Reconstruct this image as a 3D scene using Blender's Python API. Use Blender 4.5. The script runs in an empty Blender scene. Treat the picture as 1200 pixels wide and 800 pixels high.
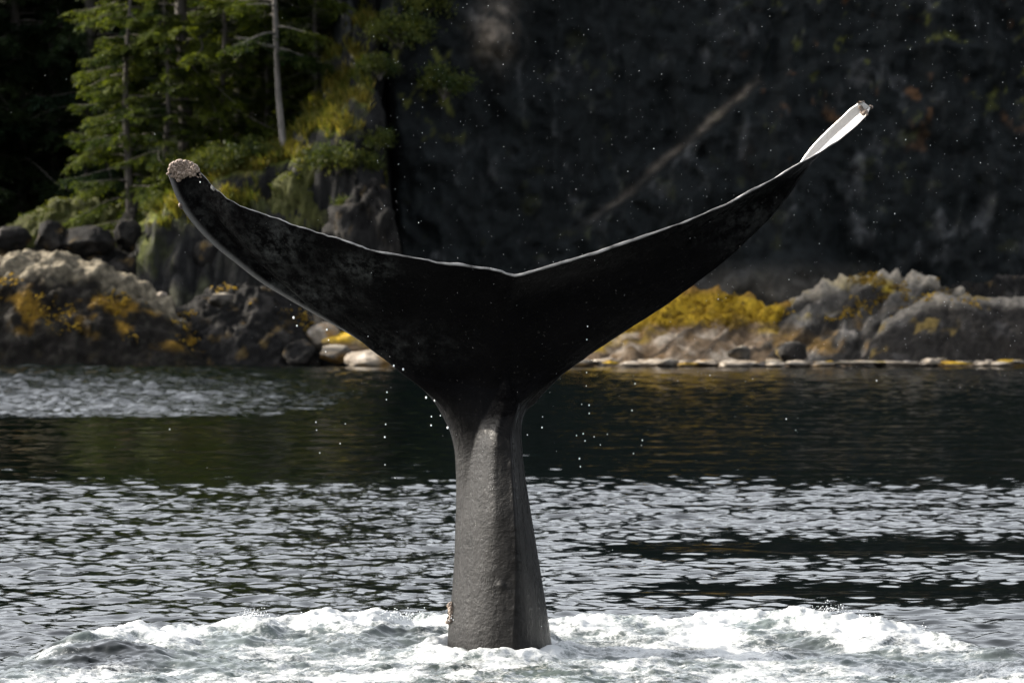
import bpy, math, random
import numpy as np
from mathutils import Vector

# ------------------------------------------------------------------ camera
FPX = 6667.0            # focal length in photo pixels (200 mm on 36 mm, 1200 px)
CAMH = 2.2              # lens height above the water
YH = 332.0              # photo row of the horizon
sc = bpy.context.scene
col = sc.collection
camd = bpy.data.cameras.new('camera')
camd.lens = 200.0; camd.sensor_width = 36.0
camd.clip_start = 0.5; camd.clip_end = 3000.0
camd.dof.use_dof = True; camd.dof.focus_distance = 33.9; camd.dof.aperture_fstop = 8.0
cam = bpy.data.objects.new('camera', camd); col.objects.link(cam)
cam.location = (0, 0, CAMH)
cam.rotation_euler = (math.radians(90) - math.atan((400 - YH) / FPX), 0, 0)
sc.camera = cam

# ------------------------------------------------------------------ light
SUN_EL = math.radians(31)
SUN_AZ = math.radians(22)         # from straight left (-x) round towards the cliff (+y)
to_sun = Vector((-math.cos(SUN_AZ) * math.cos(SUN_EL), math.sin(SUN_AZ) * math.cos(SUN_EL), math.sin(SUN_EL)))
world = bpy.data.worlds.new('World'); sc.world = world; world.use_nodes = True
wn = world.node_tree; wn.nodes.clear()
sky = wn.nodes.new('ShaderNodeTexSky'); sky.sky_type = 'NISHITA'; sky.sun_disc = False
sky.sun_elevation = SUN_EL; sky.sun_rotation = math.atan2(to_sun.x, to_sun.y)
sky.air_density = 1.0; sky.dust_density = 4.0; sky.ozone_density = 1.0
hs = wn.nodes.new('ShaderNodeHueSaturation'); hs.inputs['Saturation'].default_value = 0.28
bg = wn.nodes.new('ShaderNodeBackground'); bg.inputs['Strength'].default_value = 0.15
wo = wn.nodes.new('ShaderNodeOutputWorld')
wn.links.new(sky.outputs[0], hs.inputs['Color']); wn.links.new(hs.outputs[0], bg.inputs[0]); wn.links.new(bg.outputs[0], wo.inputs[0])
sund = bpy.data.lights.new('sun', 'SUN'); sund.energy = 3.4; sund.angle = math.radians(0.5); sund.color = (1.0, 0.91, 0.77)
sun = bpy.data.objects.new('sun', sund); col.objects.link(sun)
sun.rotation_euler = (-to_sun).to_track_quat('-Z', 'Y').to_euler(); sun.location = (-60, 60, 80)
sc.view_settings.view_transform = 'Standard'; sc.view_settings.look = 'None'
sc.view_settings.exposure = 1.5; sc.view_settings.gamma = 1.0; sc.view_settings.use_curve_mapping = False

# ------------------------------------------------------------------ helpers
def X(px, d): return (px - 600.0) / FPX * d
def Z(py, d): return CAMH - (py - YH) / FPX * d

_rng = np.random.default_rng(7)
_perm = np.concatenate([_rng.permutation(512)] * 2)
_g = _rng.normal(size=(512, 3)); _g /= np.linalg.norm(_g, axis=1)[:, None]
def perlin(p):
    p = np.asarray(p, float)
    i = np.floor(p).astype(np.int64); f = p - i
    u = f * f * f * (f * (f * 6 - 15) + 10)
    out = np.zeros(len(p))
    for dx in (0, 1):
        wx = u[:, 0] if dx else 1 - u[:, 0]
        h1 = _perm[(i[:, 0] + dx) & 511]
        for dy in (0, 1):
            wy = u[:, 1] if dy else 1 - u[:, 1]
            h2 = _perm[(h1 + i[:, 1] + dy) & 511]
            for dz in (0, 1):
                wz = u[:, 2] if dz else 1 - u[:, 2]
                g = _g[_perm[(h2 + i[:, 2] + dz) & 511]]
                out += wx * wy * wz * (g[:, 0] * (f[:, 0] - dx) + g[:, 1] * (f[:, 1] - dy) + g[:, 2] * (f[:, 2] - dz))
    return out * 1.6
def fbm(p, octv=4, gain=0.5, lac=2.03, ridged=False):
    p = np.asarray(p, float); a = 1.0; s = np.zeros(len(p)); n = 0
    for k in range(octv):
        v = perlin(p + 17.3 * k)
        if ridged: v = 1 - 2 * np.abs(v)
        s += a * v; n += a; a *= gain; p = p * lac
    return s / n
def sstep(a, b, x):
    t = np.clip((np.asarray(x, float) - a) / (b - a), 0, 1); return t * t * (3 - 2 * t)

def mesh(name, v, f, mat=None, smooth=True, attrs=None, uniform=True):
    """faces: (n,k) int array (all the same size)"""
    v = np.ascontiguousarray(v, np.float32); f = np.ascontiguousarray(f, np.int32)
    me = bpy.data.meshes.new(name)
    me.vertices.add(len(v)); me.vertices.foreach_set('co', v.ravel())
    k = f.shape[1]
    me.loops.add(f.size); me.loops.foreach_set('vertex_index', f.ravel())
    me.polygons.add(len(f)); me.polygons.foreach_set('loop_start', np.arange(0, f.size, k, dtype=np.int32))
    if smooth: me.polygons.foreach_set('use_smooth', np.ones(len(f), bool))
    if mat: me.materials.append(mat)
    for an, av in (attrs or {}).items():
        av = np.asarray(av, np.float32)
        if av.ndim == 1:
            a = me.attributes.new(an, 'FLOAT', 'POINT'); a.data.foreach_set('value', av)
        else:
            a = me.attributes.new(an, 'FLOAT_COLOR', 'POINT')
            a.data.foreach_set('color', np.c_[av, np.ones(len(av), np.float32)].astype(np.float32).ravel())
    me.update(calc_edges=True); me.validate()
    return me
def obj(name, me, parent=None, label=None, cat=None, group=None, kind=None, loc=None):
    o = bpy.data.objects.new(name, me); col.objects.link(o)
    if parent: o.parent = parent
    if label: o['label'] = label
    if cat: o['category'] = cat
    if group: o['group'] = group
    if kind: o['kind'] = kind
    if loc is not None: o.location = loc
    return o
def grid_faces(nr, nc, off=0):
    r, c = np.meshgrid(np.arange(nr - 1), np.arange(nc - 1), indexing='ij')
    a = (r * nc + c).ravel() + off
    return np.c_[a, a + 1, a + nc + 1, a + nc]
def grid_normals(P):
    du = np.gradient(P, axis=1); dv = np.gradient(P, axis=0)
    n = np.cross(du, dv); return n / (np.linalg.norm(n, axis=2, keepdims=True) + 1e-9)

# ------------------------------------------------------------------ materials
class NT:
    def __init__(s, name):
        s.m = bpy.data.materials.new(name); s.m.use_nodes = True; s.t = s.m.node_tree; s.t.nodes.clear()
        s.out = s.n('OutputMaterial')
    def n(s, typ, **kw):
        nd = s.t.nodes.new('ShaderNode' + typ)
        for k, v in kw.items(): setattr(nd, k, v)
        return nd
    def l(s, a, b): s.t.links.new(a, b)
    def setin(s, nd, **kw):
        for k, v in kw.items():
            i = nd.inputs[k.replace('_', ' ')]
            if hasattr(v, 'is_output'): s.l(v, i)
            else: i.default_value = (*v, 1) if i.type == 'RGBA' and len(v) == 3 else v
        return nd
    def attr(s, name): return s.n('Attribute', attribute_name=name)
    def noise(s, scale, detail=4, rough=0.55, vec=None, dist=0.0):
        nd = s.n('TexNoise'); nd.inputs['Scale'].default_value = scale; nd.inputs['Detail'].default_value = detail
        nd.inputs['Roughness'].default_value = rough; nd.inputs['Distortion'].default_value = dist
        if vec is not None: s.l(vec, nd.inputs['Vector'])
        return nd.outputs['Fac']
    def ramp(s, fac, stops):
        nd = s.n('ValToRGB'); e = nd.color_ramp.elements
        while len(e) < len(stops): e.new(0.5)
        for k, (p, c) in enumerate(stops):
            e[k].position = p; e[k].color = (*c, 1) if len(c) == 3 else c
        s.l(fac, nd.inputs[0]); return nd.outputs[0]
    def math(s, op, a, b=0.0, clamp=False):
        nd = s.n('Math', operation=op, use_clamp=clamp)
        for k, v in enumerate((a, b)):
            if hasattr(v, 'is_output'): s.l(v, nd.inputs[k])
            else: nd.inputs[k].default_value = v
        return nd.outputs[0]
    def mix(s, fac, a, b, blend='MIX'):
        nd = s.n('Mix', data_type='RGBA', blend_type=blend)
        for k, v in ((0, fac), (6, a), (7, b)):
            if hasattr(v, 'is_output'): s.l(v, nd.inputs[k])
            else: nd.inputs[k].default_value = v if k == 0 else (*v, 1)
        return nd.outputs[2]
    def sramp(s, x, a, b):
        nd = s.n('MapRange', interpolation_type='SMOOTHSTEP')
        s.l(x, nd.inputs[0]); nd.inputs[1].default_value = a; nd.inputs[2].default_value = b
        return nd.outputs[0]
    def bump(s, h, strength, dist, normal=None):
        nd = s.n('Bump'); nd.inputs['Strength'].default_value = strength; nd.inputs['Distance'].default_value = dist
        s.l(h, nd.inputs['Height'])
        if normal is not None: s.l(normal, nd.inputs['Normal'])
        return nd.outputs[0]
    def principled(s, **kw):
        nd = s.n('BsdfPrincipled'); s.setin(nd, **kw); return nd.outputs[0]
    def done(s, sh): s.l(sh, s.out.inputs[0]); return s.m

def mat_rock(name, rough=0.75, grain=6.0, contrast=0.55, wet=0.0):
    """rock whose pigment zones come from the mesh attribute 'tint'"""
    t = NT(name); geo = t.n('NewGeometry'); p = geo.outputs['Position']
    c = t.attr('tint').outputs['Color']
    g = t.noise(grain, 6, 0.65, p)
    v = t.ramp(g, [(0.28, (1 - contrast,) * 3), (0.5, (1, 1, 1)), (0.75, (1 + contrast,) * 3)])
    c2 = t.mix(1.0, c, v, 'MULTIPLY')
    b = t.bump(t.noise(grain * 2.2, 8, 0.7, p), 0.7, 0.10)
    return t.done(t.principled(Base_Color=c2, Roughness=rough, Normal=b, Specular_IOR_Level=0.12))

def mat_plain(name, stops, scale, rough=0.8, bump=0.3, bdist=0.02, stretch=None):
    t = NT(name); tc = t.n('TexCoord'); v = tc.outputs['Object']
    if stretch:
        mp = t.n('Mapping'); mp.inputs['Scale'].default_value = stretch; t.l(v, mp.inputs[0]); v = mp.outputs[0]
    n = t.noise(scale, 6, 0.6, v)
    return t.done(t.principled(Base_Color=t.ramp(n, stops), Roughness=rough, Normal=t.bump(n, bump, bdist)))

def mat_leaf(name, a, b, trans=0.4):
    """leaf pigment varies per clump through the attribute 'var'"""
    t = NT(name); va = t.attr('var').outputs['Fac']
    c = t.mix(va, a, b)
    pr = t.principled(Base_Color=c, Roughness=0.6, Specular_IOR_Level=0.2)
    tr = t.n('BsdfTranslucent'); t.l(t.mix(1.0, c, (1.25, 1.2, 0.55), 'MULTIPLY'), tr.inputs[0])
    mx = t.n('MixShader'); mx.inputs[0].default_value = trans
    t.l(pr, mx.inputs[1]); t.l(tr.outputs[0], mx.inputs[2])
    return t.done(mx.outputs[0])

M = {}
M['rock'] = mat_rock('shore_rock')
M['cliff'] = mat_rock('cliff_rock', 0.8, 2.2, 0.6)
M['bank'] = mat_rock('bank_soil_and_rock', 0.9, 4.0, 0.6)
M['bark'] = mat_plain('bark', [(0.3, (0.035, 0.03, 0.026)), (0.7, (0.11, 0.098, 0.085))], 5, 0.9, 0.6, 0.03, (3, 3, .5))
M['pale_bark'] = mat_plain('pale_bark', [(0.3, (0.05, 0.046, 0.042)), (0.7, (0.19, 0.175, 0.16))], 4, 0.85, 0.6, 0.02, (3, 3, .6))
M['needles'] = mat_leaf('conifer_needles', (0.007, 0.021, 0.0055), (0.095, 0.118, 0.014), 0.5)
M['dark_needles'] = mat_leaf('shaded_conifer_needles', (0.006, 0.018, 0.007), (0.028, 0.042, 0.012), 0.3)  # needle colour darkened to stand in for the forest's shade
M['shrub'] = mat_leaf('shrub_leaves', (0.014, 0.03, 0.007), (0.095, 0.105, 0.02), 0.4)
M['grass'] = mat_leaf('bank_grass', (0.05, 0.075, 0.012), (0.21, 0.165, 0.038), 0.45)
M['weed'] = mat_leaf('rockweed', (0.07, 0.04, 0.006), (0.42, 0.27, 0.024), 0.3)

# whale skin
t = NT('whale_skin'); tc = t.n('TexCoord'); p = tc.outputs['Object']
base = t.ramp(t.noise(3.0, 5, 0.6, p), [(0.3, (0.0010, 0.0010, 0.0012)), (0.75, (0.0036, 0.0034, 0.0037))])
pale = t.attr('pale').outputs['Fac']
mot = t.sramp(t.noise(14.0, 6, 0.75, p, 0.1), 0.40, 0.75)
sc_ = t.sramp(t.noise(60, 3, 0.7, p), 0.66, 0.72)
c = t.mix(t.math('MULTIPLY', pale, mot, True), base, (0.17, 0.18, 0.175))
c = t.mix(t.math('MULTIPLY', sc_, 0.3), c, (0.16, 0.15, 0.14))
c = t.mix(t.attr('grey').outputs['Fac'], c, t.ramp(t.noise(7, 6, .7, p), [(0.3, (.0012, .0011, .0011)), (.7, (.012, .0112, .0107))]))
mp = t.n('Mapping'); mp.inputs['Scale'].default_value = (.8, .8, 1.2); t.l(p, mp.inputs[0])
b1 = t.bump(t.noise(30, 4, 0.6, mp.outputs[0]), 0.4, 0.014)
b2 = t.bump(t.noise(70, 4, 0.65, p), 0.45, 0.006, b1)
mpv = t.n('Mapping'); mpv.inputs['Scale'].default_value = (1, 1, .16); t.l(p, mpv.inputs[0])
rg = t.ramp(t.noise(17, 5, .65, mpv.outputs[0]), [(0.34, (.17,) * 3), (0.66, (.46,) * 3)])
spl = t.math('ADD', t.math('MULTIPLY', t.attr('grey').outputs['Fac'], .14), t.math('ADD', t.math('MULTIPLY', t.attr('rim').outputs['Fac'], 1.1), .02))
c = t.mix(t.math('MULTIPLY', t.attr('rim').outputs['Fac'], .8), c, (.42, .41, .40))  # pale colour paints the wet sun glint on fluke edges and right tip
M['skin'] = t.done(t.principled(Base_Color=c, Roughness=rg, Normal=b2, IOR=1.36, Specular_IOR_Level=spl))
M['barnacle'] = mat_plain('barnacle_shell', [(0.3, (0.03, 0.02, 0.014)), (0.5, (0.17, 0.125, 0.095)), (0.7, (0.42, 0.36, 0.32))], 2.2, 0.8, 0.5, 0.004)

# water
t = NT('sea_water'); geo = t.n('NewGeometry'); p = geo.outputs['Position']
foam = t.attr('foam').outputs['Fac']; aer = t.attr('aerated').outputs['Fac']
fine = t.noise(16, 7, 0.72, p, 0.8)
fine2 = t.noise(52, 5, 0.7, p, 0.5)
fm = t.sramp(t.math('ADD', t.math('ADD', foam, t.math('MULTIPLY', t.math('SUBTRACT', fine, 0.5), 1.2)), t.math('MULTIPLY', t.math('SUBTRACT', fine2, 0.5), 0.9)), 0.42, 0.92)
aw = t.sramp(t.math('ADD', aer, t.math('MULTIPLY', t.math('SUBTRACT', t.noise(5, 4, .6, p), 0.5), 0.6)), 0.15, 1.0)
deep = t.mix(aw, (0.0008, 0.0024, 0.0018), (0.10, 0.122, 0.118))
mp = t.n('Mapping'); mp.inputs['Scale'].default_value = (1, 1, .3); t.l(p, mp.inputs[0])
bwn = t.n('Bump'); bwn.inputs['Distance'].default_value = 0.03; t.l(t.noise(10, 5, 0.62, mp.outputs[0]), bwn.inputs['Height']); t.l(t.math('ADD', t.math('MULTIPLY', t.attr('chop').outputs['Fac'], 0.10), t.math('MULTIPLY', t.sramp(t.attr('chop').outputs['Fac'], 1.6, 2.8), 0.35)), bwn.inputs['Strength']); bw0 = bwn.outputs[0]
bwn = t.n('Bump'); bwn.inputs['Distance'].default_value = 0.045; t.l(t.noise(4.5, 3, 0.55, mp.outputs[0]), bwn.inputs['Height']); t.l(t.math('MULTIPLY', t.sramp(t.attr('unresolved').outputs['Fac'], .55, .95), .9), bwn.inputs['Strength']); t.l(bw0, bwn.inputs['Normal']); bw = bwn.outputs[0]
wat = t.principled(Base_Color=deep, Roughness=0.03, IOR=1.333, Normal=bw)
bf = t.bump(t.noise(24, 6, 0.7, p), 0.5, 0.015)
fo = t.principled(Base_Color=(0.47, 0.485, 0.49), Roughness=0.7, Normal=bf)
mx = t.n('MixShader'); t.l(fm, mx.inputs[0]); t.l(wat, mx.inputs[1]); t.l(fo, mx.inputs[2])
M['water'] = t.done(mx.outputs[0])
t = NT('spray_drop')
M['drop'] = t.done(t.principled(Base_Color=(0.85, 0.88, 0.9), Roughness=0.3, IOR=1.33))

# ------------------------------------------------------------------ water
def build_water():
    rng = np.random.default_rng(3)
    N = 150
    lam = np.exp(rng.uniform(np.log(0.085), np.log(3.2), N))
    th = rng.normal(math.radians(-95), math.radians(48), N)
    ph = rng.uniform(0, 2 * math.pi, N)
    slope = np.where(lam < 0.33, 1.3, 1.0) * np.where(lam > 0.5, 0.42, 1.0) * np.where(lam > 1.6, 0.7, 1) * rng.uniform(0.6, 1.3, N)
    slope *= 0.185 * math.sqrt(2) / math.sqrt((slope ** 2).sum())
    k = 2 * math.pi / lam; kx = k * np.cos(th); ky = k * np.sin(th); amp = slope / k
    crest_px = [-200, 40, 80, 130, 230, 300, 440, 520, 590, 650, 760, 830, 900, 965, 1005, 1060, 1110, 1150, 1200]
    crest_h = [0, 0, .06, .105, .085, .150, .150, .145, .11, .10, .125, .15, .165, .195, .16, .13, .07, .03, .02]
    def surface(x, y, sp):
        P = np.c_[x, y, np.zeros_like(x)]
        d = np.maximum(y, 8)
        px = 600 + x / d * FPX
        # wind: ruffled far left, calm band before the cliff, streaks nearer in
        lo = fbm(P * [0.05, 0.11, 0], 3)
        st = fbm(P * [0.09, 0.55, 0] + 5, 3)
        far = sstep(54, 74, y + 13 * lo + 6 * st + sstep(700, 1100, px) * 4)
        ruff = sstep(88, 103, y + 6 * lo) * sstep(-1.5, -7.5, x + 2.0 * lo + (y - 100) * 0.02)
        A = 0.95 + 0.55 * st
        calm = 0.36 + 0.12 * st + 0.30 * sstep(75, 110, y)
        A = A * (1 - far) + calm * far
        A = A * (1 - ruff) + 3.2 * ruff
        # two slick bands on the right
        for (d0, w, s0) in ((47.3, 2.0, 0.93), (40.6, 1.5, 0.8)):
            A *= 1 - s0 * np.exp(-((y - d0 - 0.8 * lo) / w) ** 2) * sstep(640, 820, px + 160 * st)
        A = np.clip(A, 0.05, 3.2)
        lost = np.zeros_like(x); ssum = (slope ** 2).sum()
        z = np.zeros_like(x); dx = np.zeros_like(x); dy = np.zeros_like(x)
        for i in range(N):
            w = np.clip(lam[i] / sp - 2.0, 0, 1.5) / 1.5
            lost += slope[i] ** 2 / ssum * (1 - w)
            a = amp[i] * w * (A if lam[i] < 2 else 0.5 * A + 0.35)
            q = kx[i] * x + ky[i] * y + ph[i]
            z += a * np.sin(q); c = a * np.cos(q) * 0.55
            dx += c * kx[i] / k[i]; dy += c * ky[i] / k[i]
        foam = np.zeros_like(x); aer = np.zeros_like(x)
        m = (y > 26) & (y < 40) & (np.abs(x) < 6)
        if m.any():
            xm, ym = x[m], y[m]; Pm = P[m]; pm = 600 + xm / ym * FPX
            n1 = fbm(Pm * 0.9 + 3, 3); n2 = fbm(Pm * 2.6 + 9, 4); n3 = fbm(Pm * 8 + 2, 4)
            q = np.clip(1 - (xm / 3.0) ** 2, 0.0, 1)
            yc = 33.0 + 2.55 * np.sqrt(q) + 0.25 * n1
            H = np.interp(pm, crest_px, crest_h)
            t_ = ym - yc
            prof = np.where(t_ > 0, np.exp(-(t_ / 0.28) ** 2), np.exp(-(t_ / 0.75) ** 2))
            zz = H * prof * (1 + 0.45 * n2)
            inside = sstep(0.30, -0.15, t_ + 0.16 * n2) * sstep(3.35, 2.7, np.abs(xm) + 0.3 * n1)
            crest = np.exp(-((t_ + 0.12) / 0.32) ** 2) * sstep(0.02, 0.1, H)
            swirl = fbm(np.c_[xm * 1.5 + 0.5 * n1, ym * 0.55 + 0.5 * n2, 0 * xm] * 1.3 + 31, 4)
            fo = inside * (0.39 + 0.9 * swirl + 0.25 * n3) + 0.42 * crest + 0.10 * inside * sstep(.2, -.6, t_)
            # ring of froth round the tail stock
            rr = np.hypot((xm + 0.07) / 0.35, (ym - 33.95) / 0.60)
            fo += 0.36 * np.exp(-((rr - 1.1) / 0.35) ** 2); zz += 0.045 * np.exp(-((rr - 1.12) / 0.3) ** 2) * (1 + 1.8 * n2)
            # left patch: a smooth dark wavelet breaking in front of the froth
            dk = np.exp(-(((xm + 2.33) / 0.30) ** 2 + ((ym - 32.9) / 0.45) ** 2))
            zz += 0.11 * np.exp(-(((xm + 2.33) / 0.38) ** 2 + ((ym - 33.2) / 0.3) ** 2)); fo -= 0.8 * dk
            turb = inside * (0.055 * n2 + 0.030 * fbm(Pm * [4, 9, 1] + 4, 4) + 0.010 * fbm(Pm * 22 + 8, 3))
            turb += crest * (0.030 * fbm(Pm * 9 + 1, 4) + .022 * np.clip(fbm(Pm * 16 + 5, 3), 0, 1))
            lace = fbm(np.c_[xm * 2.2 + .6 * n2, ym * 1.1 + .6 * n1, 0 * xm] * 1.7 + 13, 4, ridged=True)
            fo += inside * .28 * (lace - .25)
            zz += turb
            stray = sstep(0.30, 0.62, fbm(np.c_[xm * 0.8, ym * 0.5, 0 * xm] + 77, 4)) * sstep(4.5, 0.5, np.abs(t_)) * 0.5
            ss = sstep(-0.1, -1.0, t_)
            z[m] = z[m] * (1 - 0.35 * inside) + zz
            foam[m] = np.clip(np.maximum(fo, stray * (0.6 + n3)), 0, 1.1)
            aer[m] = np.clip(inside * (0.62 + 0.5 * n1) + 0.2 * crest, 0, 1) * (1 - dk)
        return np.c_[x + dx, y + dy, z], foam, aer, A, A * np.sqrt(np.clip(lost, 0, 1))
    # zones: (rows y, number of dense columns); columns fan out with distance and run on far to both sides
    def cols(n, side):
        d = np.linspace(-0.135, 0.135, n)
        s = 0.135 * np.exp(np.linspace(0, 1, side + 1)[1:] * np.log(25))
        return np.r_[-s[::-1], d, s]
    far_rows = [60.0]
    while far_rows[-1] < 152.3: far_rows.append(far_rows[-1] + .058 * (far_rows[-1] / 60) ** 1.1)
    zones = [
        (np.r_[-60, -30, -10, 5, 14, 20, 24, 26.5, 28.2, 29.4, np.arange(30.2, 36.6, 0.0195)], cols(700, 40)),
        (np.arange(36.6, 60.01, 0.052), cols(440, 40)),
        (np.r_[far_rows, 152.5], cols(335, 40)),
        (np.r_[152.5, 158, 170, 200], cols(120, 40)),
    ]
    V, F, FO, AE, CH, LO = [], [], [], [], [], []; off = 0; prev = None
    ends = []
    for zi, (ys, u) in enumerate(zones):
        yy, uu = np.meshgrid(ys, u, indexing='ij')
        xx = uu * np.maximum(yy, 30)
        sp = np.broadcast_to(np.maximum(np.gradient(ys)[:, None] * 0.8, np.gradient(u)[None, :] * np.maximum(ys, 30)[:, None]), xx.shape)
        v, fo, ae, ch, lo_ = surface(xx.ravel(), yy.ravel(), sp.ravel())
        nr, nc = xx.shape
        v = v.reshape(nr, nc, 3)
        if zi: # weld: first row of this zone lies on the last row of the zone before
            pu, pv = prev
            for c in range(3): v[0, :, c] = np.interp(u, pu, pv[:, c])
        prev = (u, v[-1].copy())
        V.append(v.reshape(-1, 3)); FO.append(fo); AE.append(ae); CH.append(ch); LO.append(lo_); F.append(grid_faces(nr, nc, off)); off += nr * nc
    # finer seam rows follow the coarser side so that no cracks show
    o = obj('water', mesh('water', np.concatenate(V), np.concatenate(F), M['water'], True,
            {'foam': np.concatenate(FO), 'aerated': np.concatenate(AE), 'chop': np.concatenate(CH), 'unresolved': np.concatenate(LO)}))
    o['kind'] = 'structure'; o['label'] = 'dark rippled sea water with churned white foam'
    # a heightfield look-up for whatever floats or lands on it
    return o
build_water()

# ------------------------------------------------------------------ cliff and bank
def cols_mix(P, base, *layers):
    c = np.tile(np.array(base, float), (len(P), 1))
    for m, colr in layers:
        m = np.clip(m, 0, 1)[:, None]; c = c * (1 - m) + np.array(colr, float) * m
    return c

def build_cliff():
    xs = np.r_[-140, -100, -70, -45, -30, -20, -13, -9, np.arange(-6.5, 17, 0.075), np.arange(17, 25, .13), 26, 28, 31, 40, 60, 90, 140]
    zs = np.r_[np.arange(-1.2, 10.5, 0.075), 10.8, 11.3, 12, 13, 14, 15.5, 17.5, 19.4, 21.3, 22.4, 23, 23.3, 23.5, 23.6, 23.7]
    back = np.r_[np.zeros(len(zs) - 4), 0.5, 4, 15, 60]
    zz, xx = np.meshgrid(zs, xs, indexing='ij'); bb = np.broadcast_to(back[:, None], xx.shape)
    x, z = xx.ravel(), zz.ravel()
    D = 158.0
    px = 600 + x / D * FPX; py = YH - (z - CAMH) / D * FPX
    q = np.c_[x, z, np.zeros_like(x)]
    y = D + 0.16 * np.maximum(z, 0) + 0.9 * fbm(q * [0.22, 0.09, 1] + 3, 3)
    y -= 0.55 * fbm(q * [0.75, 0.22, 1] + 11, 4, ridged=True)
    y -= 1.1 * np.abs(fbm(q * [.33, .26, 1] + 70, 2)) + .5 * np.abs(fbm(np.c_[q[:, 0] * .9 + q[:, 1] * .5, q[:, 1] * .7 - q[:, 0] * .3, q[:, 2]] + 90, 3))
    y -= 0.20 * fbm(q * [2.0, 1.5, 1] + 5, 5, gain=.6)
    y -= 0.05 * fbm(q * [6, 4.5, 1] + 8, 3)
    # buttress whose top edge runs up to the right
    edge = np.interp(px, [560, 640, 720, 800, 860, 890, 960, 1100], [330, 292, 240, 172, 118, 92, 70, 40]) + 16 * fbm(q * [0.5, 0.5, 1] + 40, 4)
    y -= 0.85 * sstep(-4, 14, py - edge) * sstep(560, 700, px) * (1 - 0.6 * sstep(900, 1000, px))
    # left pillar with a deep crack beside it
    y -= 0.9 * sstep(452, 468, px + 6 * fbm(q * [0.3, .5, 1] + 22, 2)) * sstep(640, 520, px)
    y += 2.2 * np.exp(-((px - 446 - (py - 200) * 0.08) / 11) ** 2)
    # sunlit nub high on the pillar
    y -= 1.0 * np.exp(-(((px - 582) / 26) ** 2 + ((py - 38) / 48) ** 2))
    # rounded foot boulders grown out of the face
    y -= 0.7 * sstep(0, 34, py - np.interp(px, [780, 830, 880, 940, 990, 1040], [345, 322, 298, 286, 300, 345])) * sstep(770, 840, px) * sstep(1060, 990, px)
    y = y + bb.ravel() + 34 * sstep(-4.5, -9, x) + 10 * sstep(-16, -60, x)
    P = np.c_[x, y, z]
    n1 = fbm(P * 0.5 + 2, 4); n2 = fbm(P * [1.0, 1.0, .6] + 14, 5, gain=.6); n3 = fbm(P * 1.7 + 30, 4)
    streak = sstep(0.12, 0.6, n2 + 0.3 * n3)
    moss = sstep(0.18, 0.42, n3 + 0.55 * n1 - 0.1) * np.clip(sstep(860, 960, px) * sstep(190, 40, py) * 0.9 + sstep(420, 440, px) * sstep(575, 520, px) * sstep(230, 40, py) * 1.6 + 0.12, 0, 1)
    orange = sstep(0.25, 0.5, fbm(P * 1.1 + 55, 3)) * sstep(840, 950, px) * sstep(240, 60, py) * 0.8
    nub = (.45 + 1.3 * n3) * np.exp(-(((px - 580) / 22) ** 2 + ((py - 35) / 32) ** 2)) + (.12 + .9 * np.clip(n3 + .25, 0, 1)) * np.exp(-((py - edge + 2) / 6) ** 2) * sstep(640, 840, px) * sstep(900, 880, px)  # pale nub, and the buttress edge's sunlight painted into the tint
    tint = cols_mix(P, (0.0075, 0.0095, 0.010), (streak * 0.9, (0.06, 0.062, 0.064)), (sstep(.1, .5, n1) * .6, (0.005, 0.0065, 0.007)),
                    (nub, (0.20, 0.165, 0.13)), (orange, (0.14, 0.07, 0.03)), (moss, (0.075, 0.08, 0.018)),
                    (sstep(300, 345, py) * sstep(760, 850, px) * sstep(1060, 1000, px) * .6, (0.085, 0.075, 0.062)))
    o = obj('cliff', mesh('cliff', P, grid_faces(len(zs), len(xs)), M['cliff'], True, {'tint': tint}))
    o['kind'] = 'structure'; o['label'] = 'tall dark basalt cliff rising behind the shore'
build_cliff()

def bank_height(x, y):
    P = np.c_[x, y, np.zeros_like(x)]
    px = 600 + x / 157.0 * FPX
    lip = np.interp(px, [-600, 0, 110, 160, 200, 260, 340, 400, 450, 500], [5, 2.8, 2.8, 3.5, 4.2, 4.8, 5.6, 6.8, 8.0, 8.8])
    n = fbm(P * 0.5, 4); n2 = fbm(P * 1.6 + 9, 4); r = fbm(P * [0.9, 0.9, 1] + 21, 4, ridged=True)
    ylip = 157.2 + 10.0 * sstep(165, 95, px) + 0.9 * n - 0.8 * sstep(330, 400, px)
    t = y - ylip
    front = sstep(-3.4, 0.1, t + 0.5 * n2)
    z = -1.0 + (lip + 1.0) * front ** 0.8 + np.maximum(t, 0) * (0.16 + 0.55 * sstep(330, 420, px)) + np.maximum(t - 6, 0) * .45 + 0.25 * r * front + 0.25 * n2 * front + 0.10 * fbm(P * 5 + 3, 3)
    z -= 14 * sstep(428, 482, px + 34 * n2)
    return z, t
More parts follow.
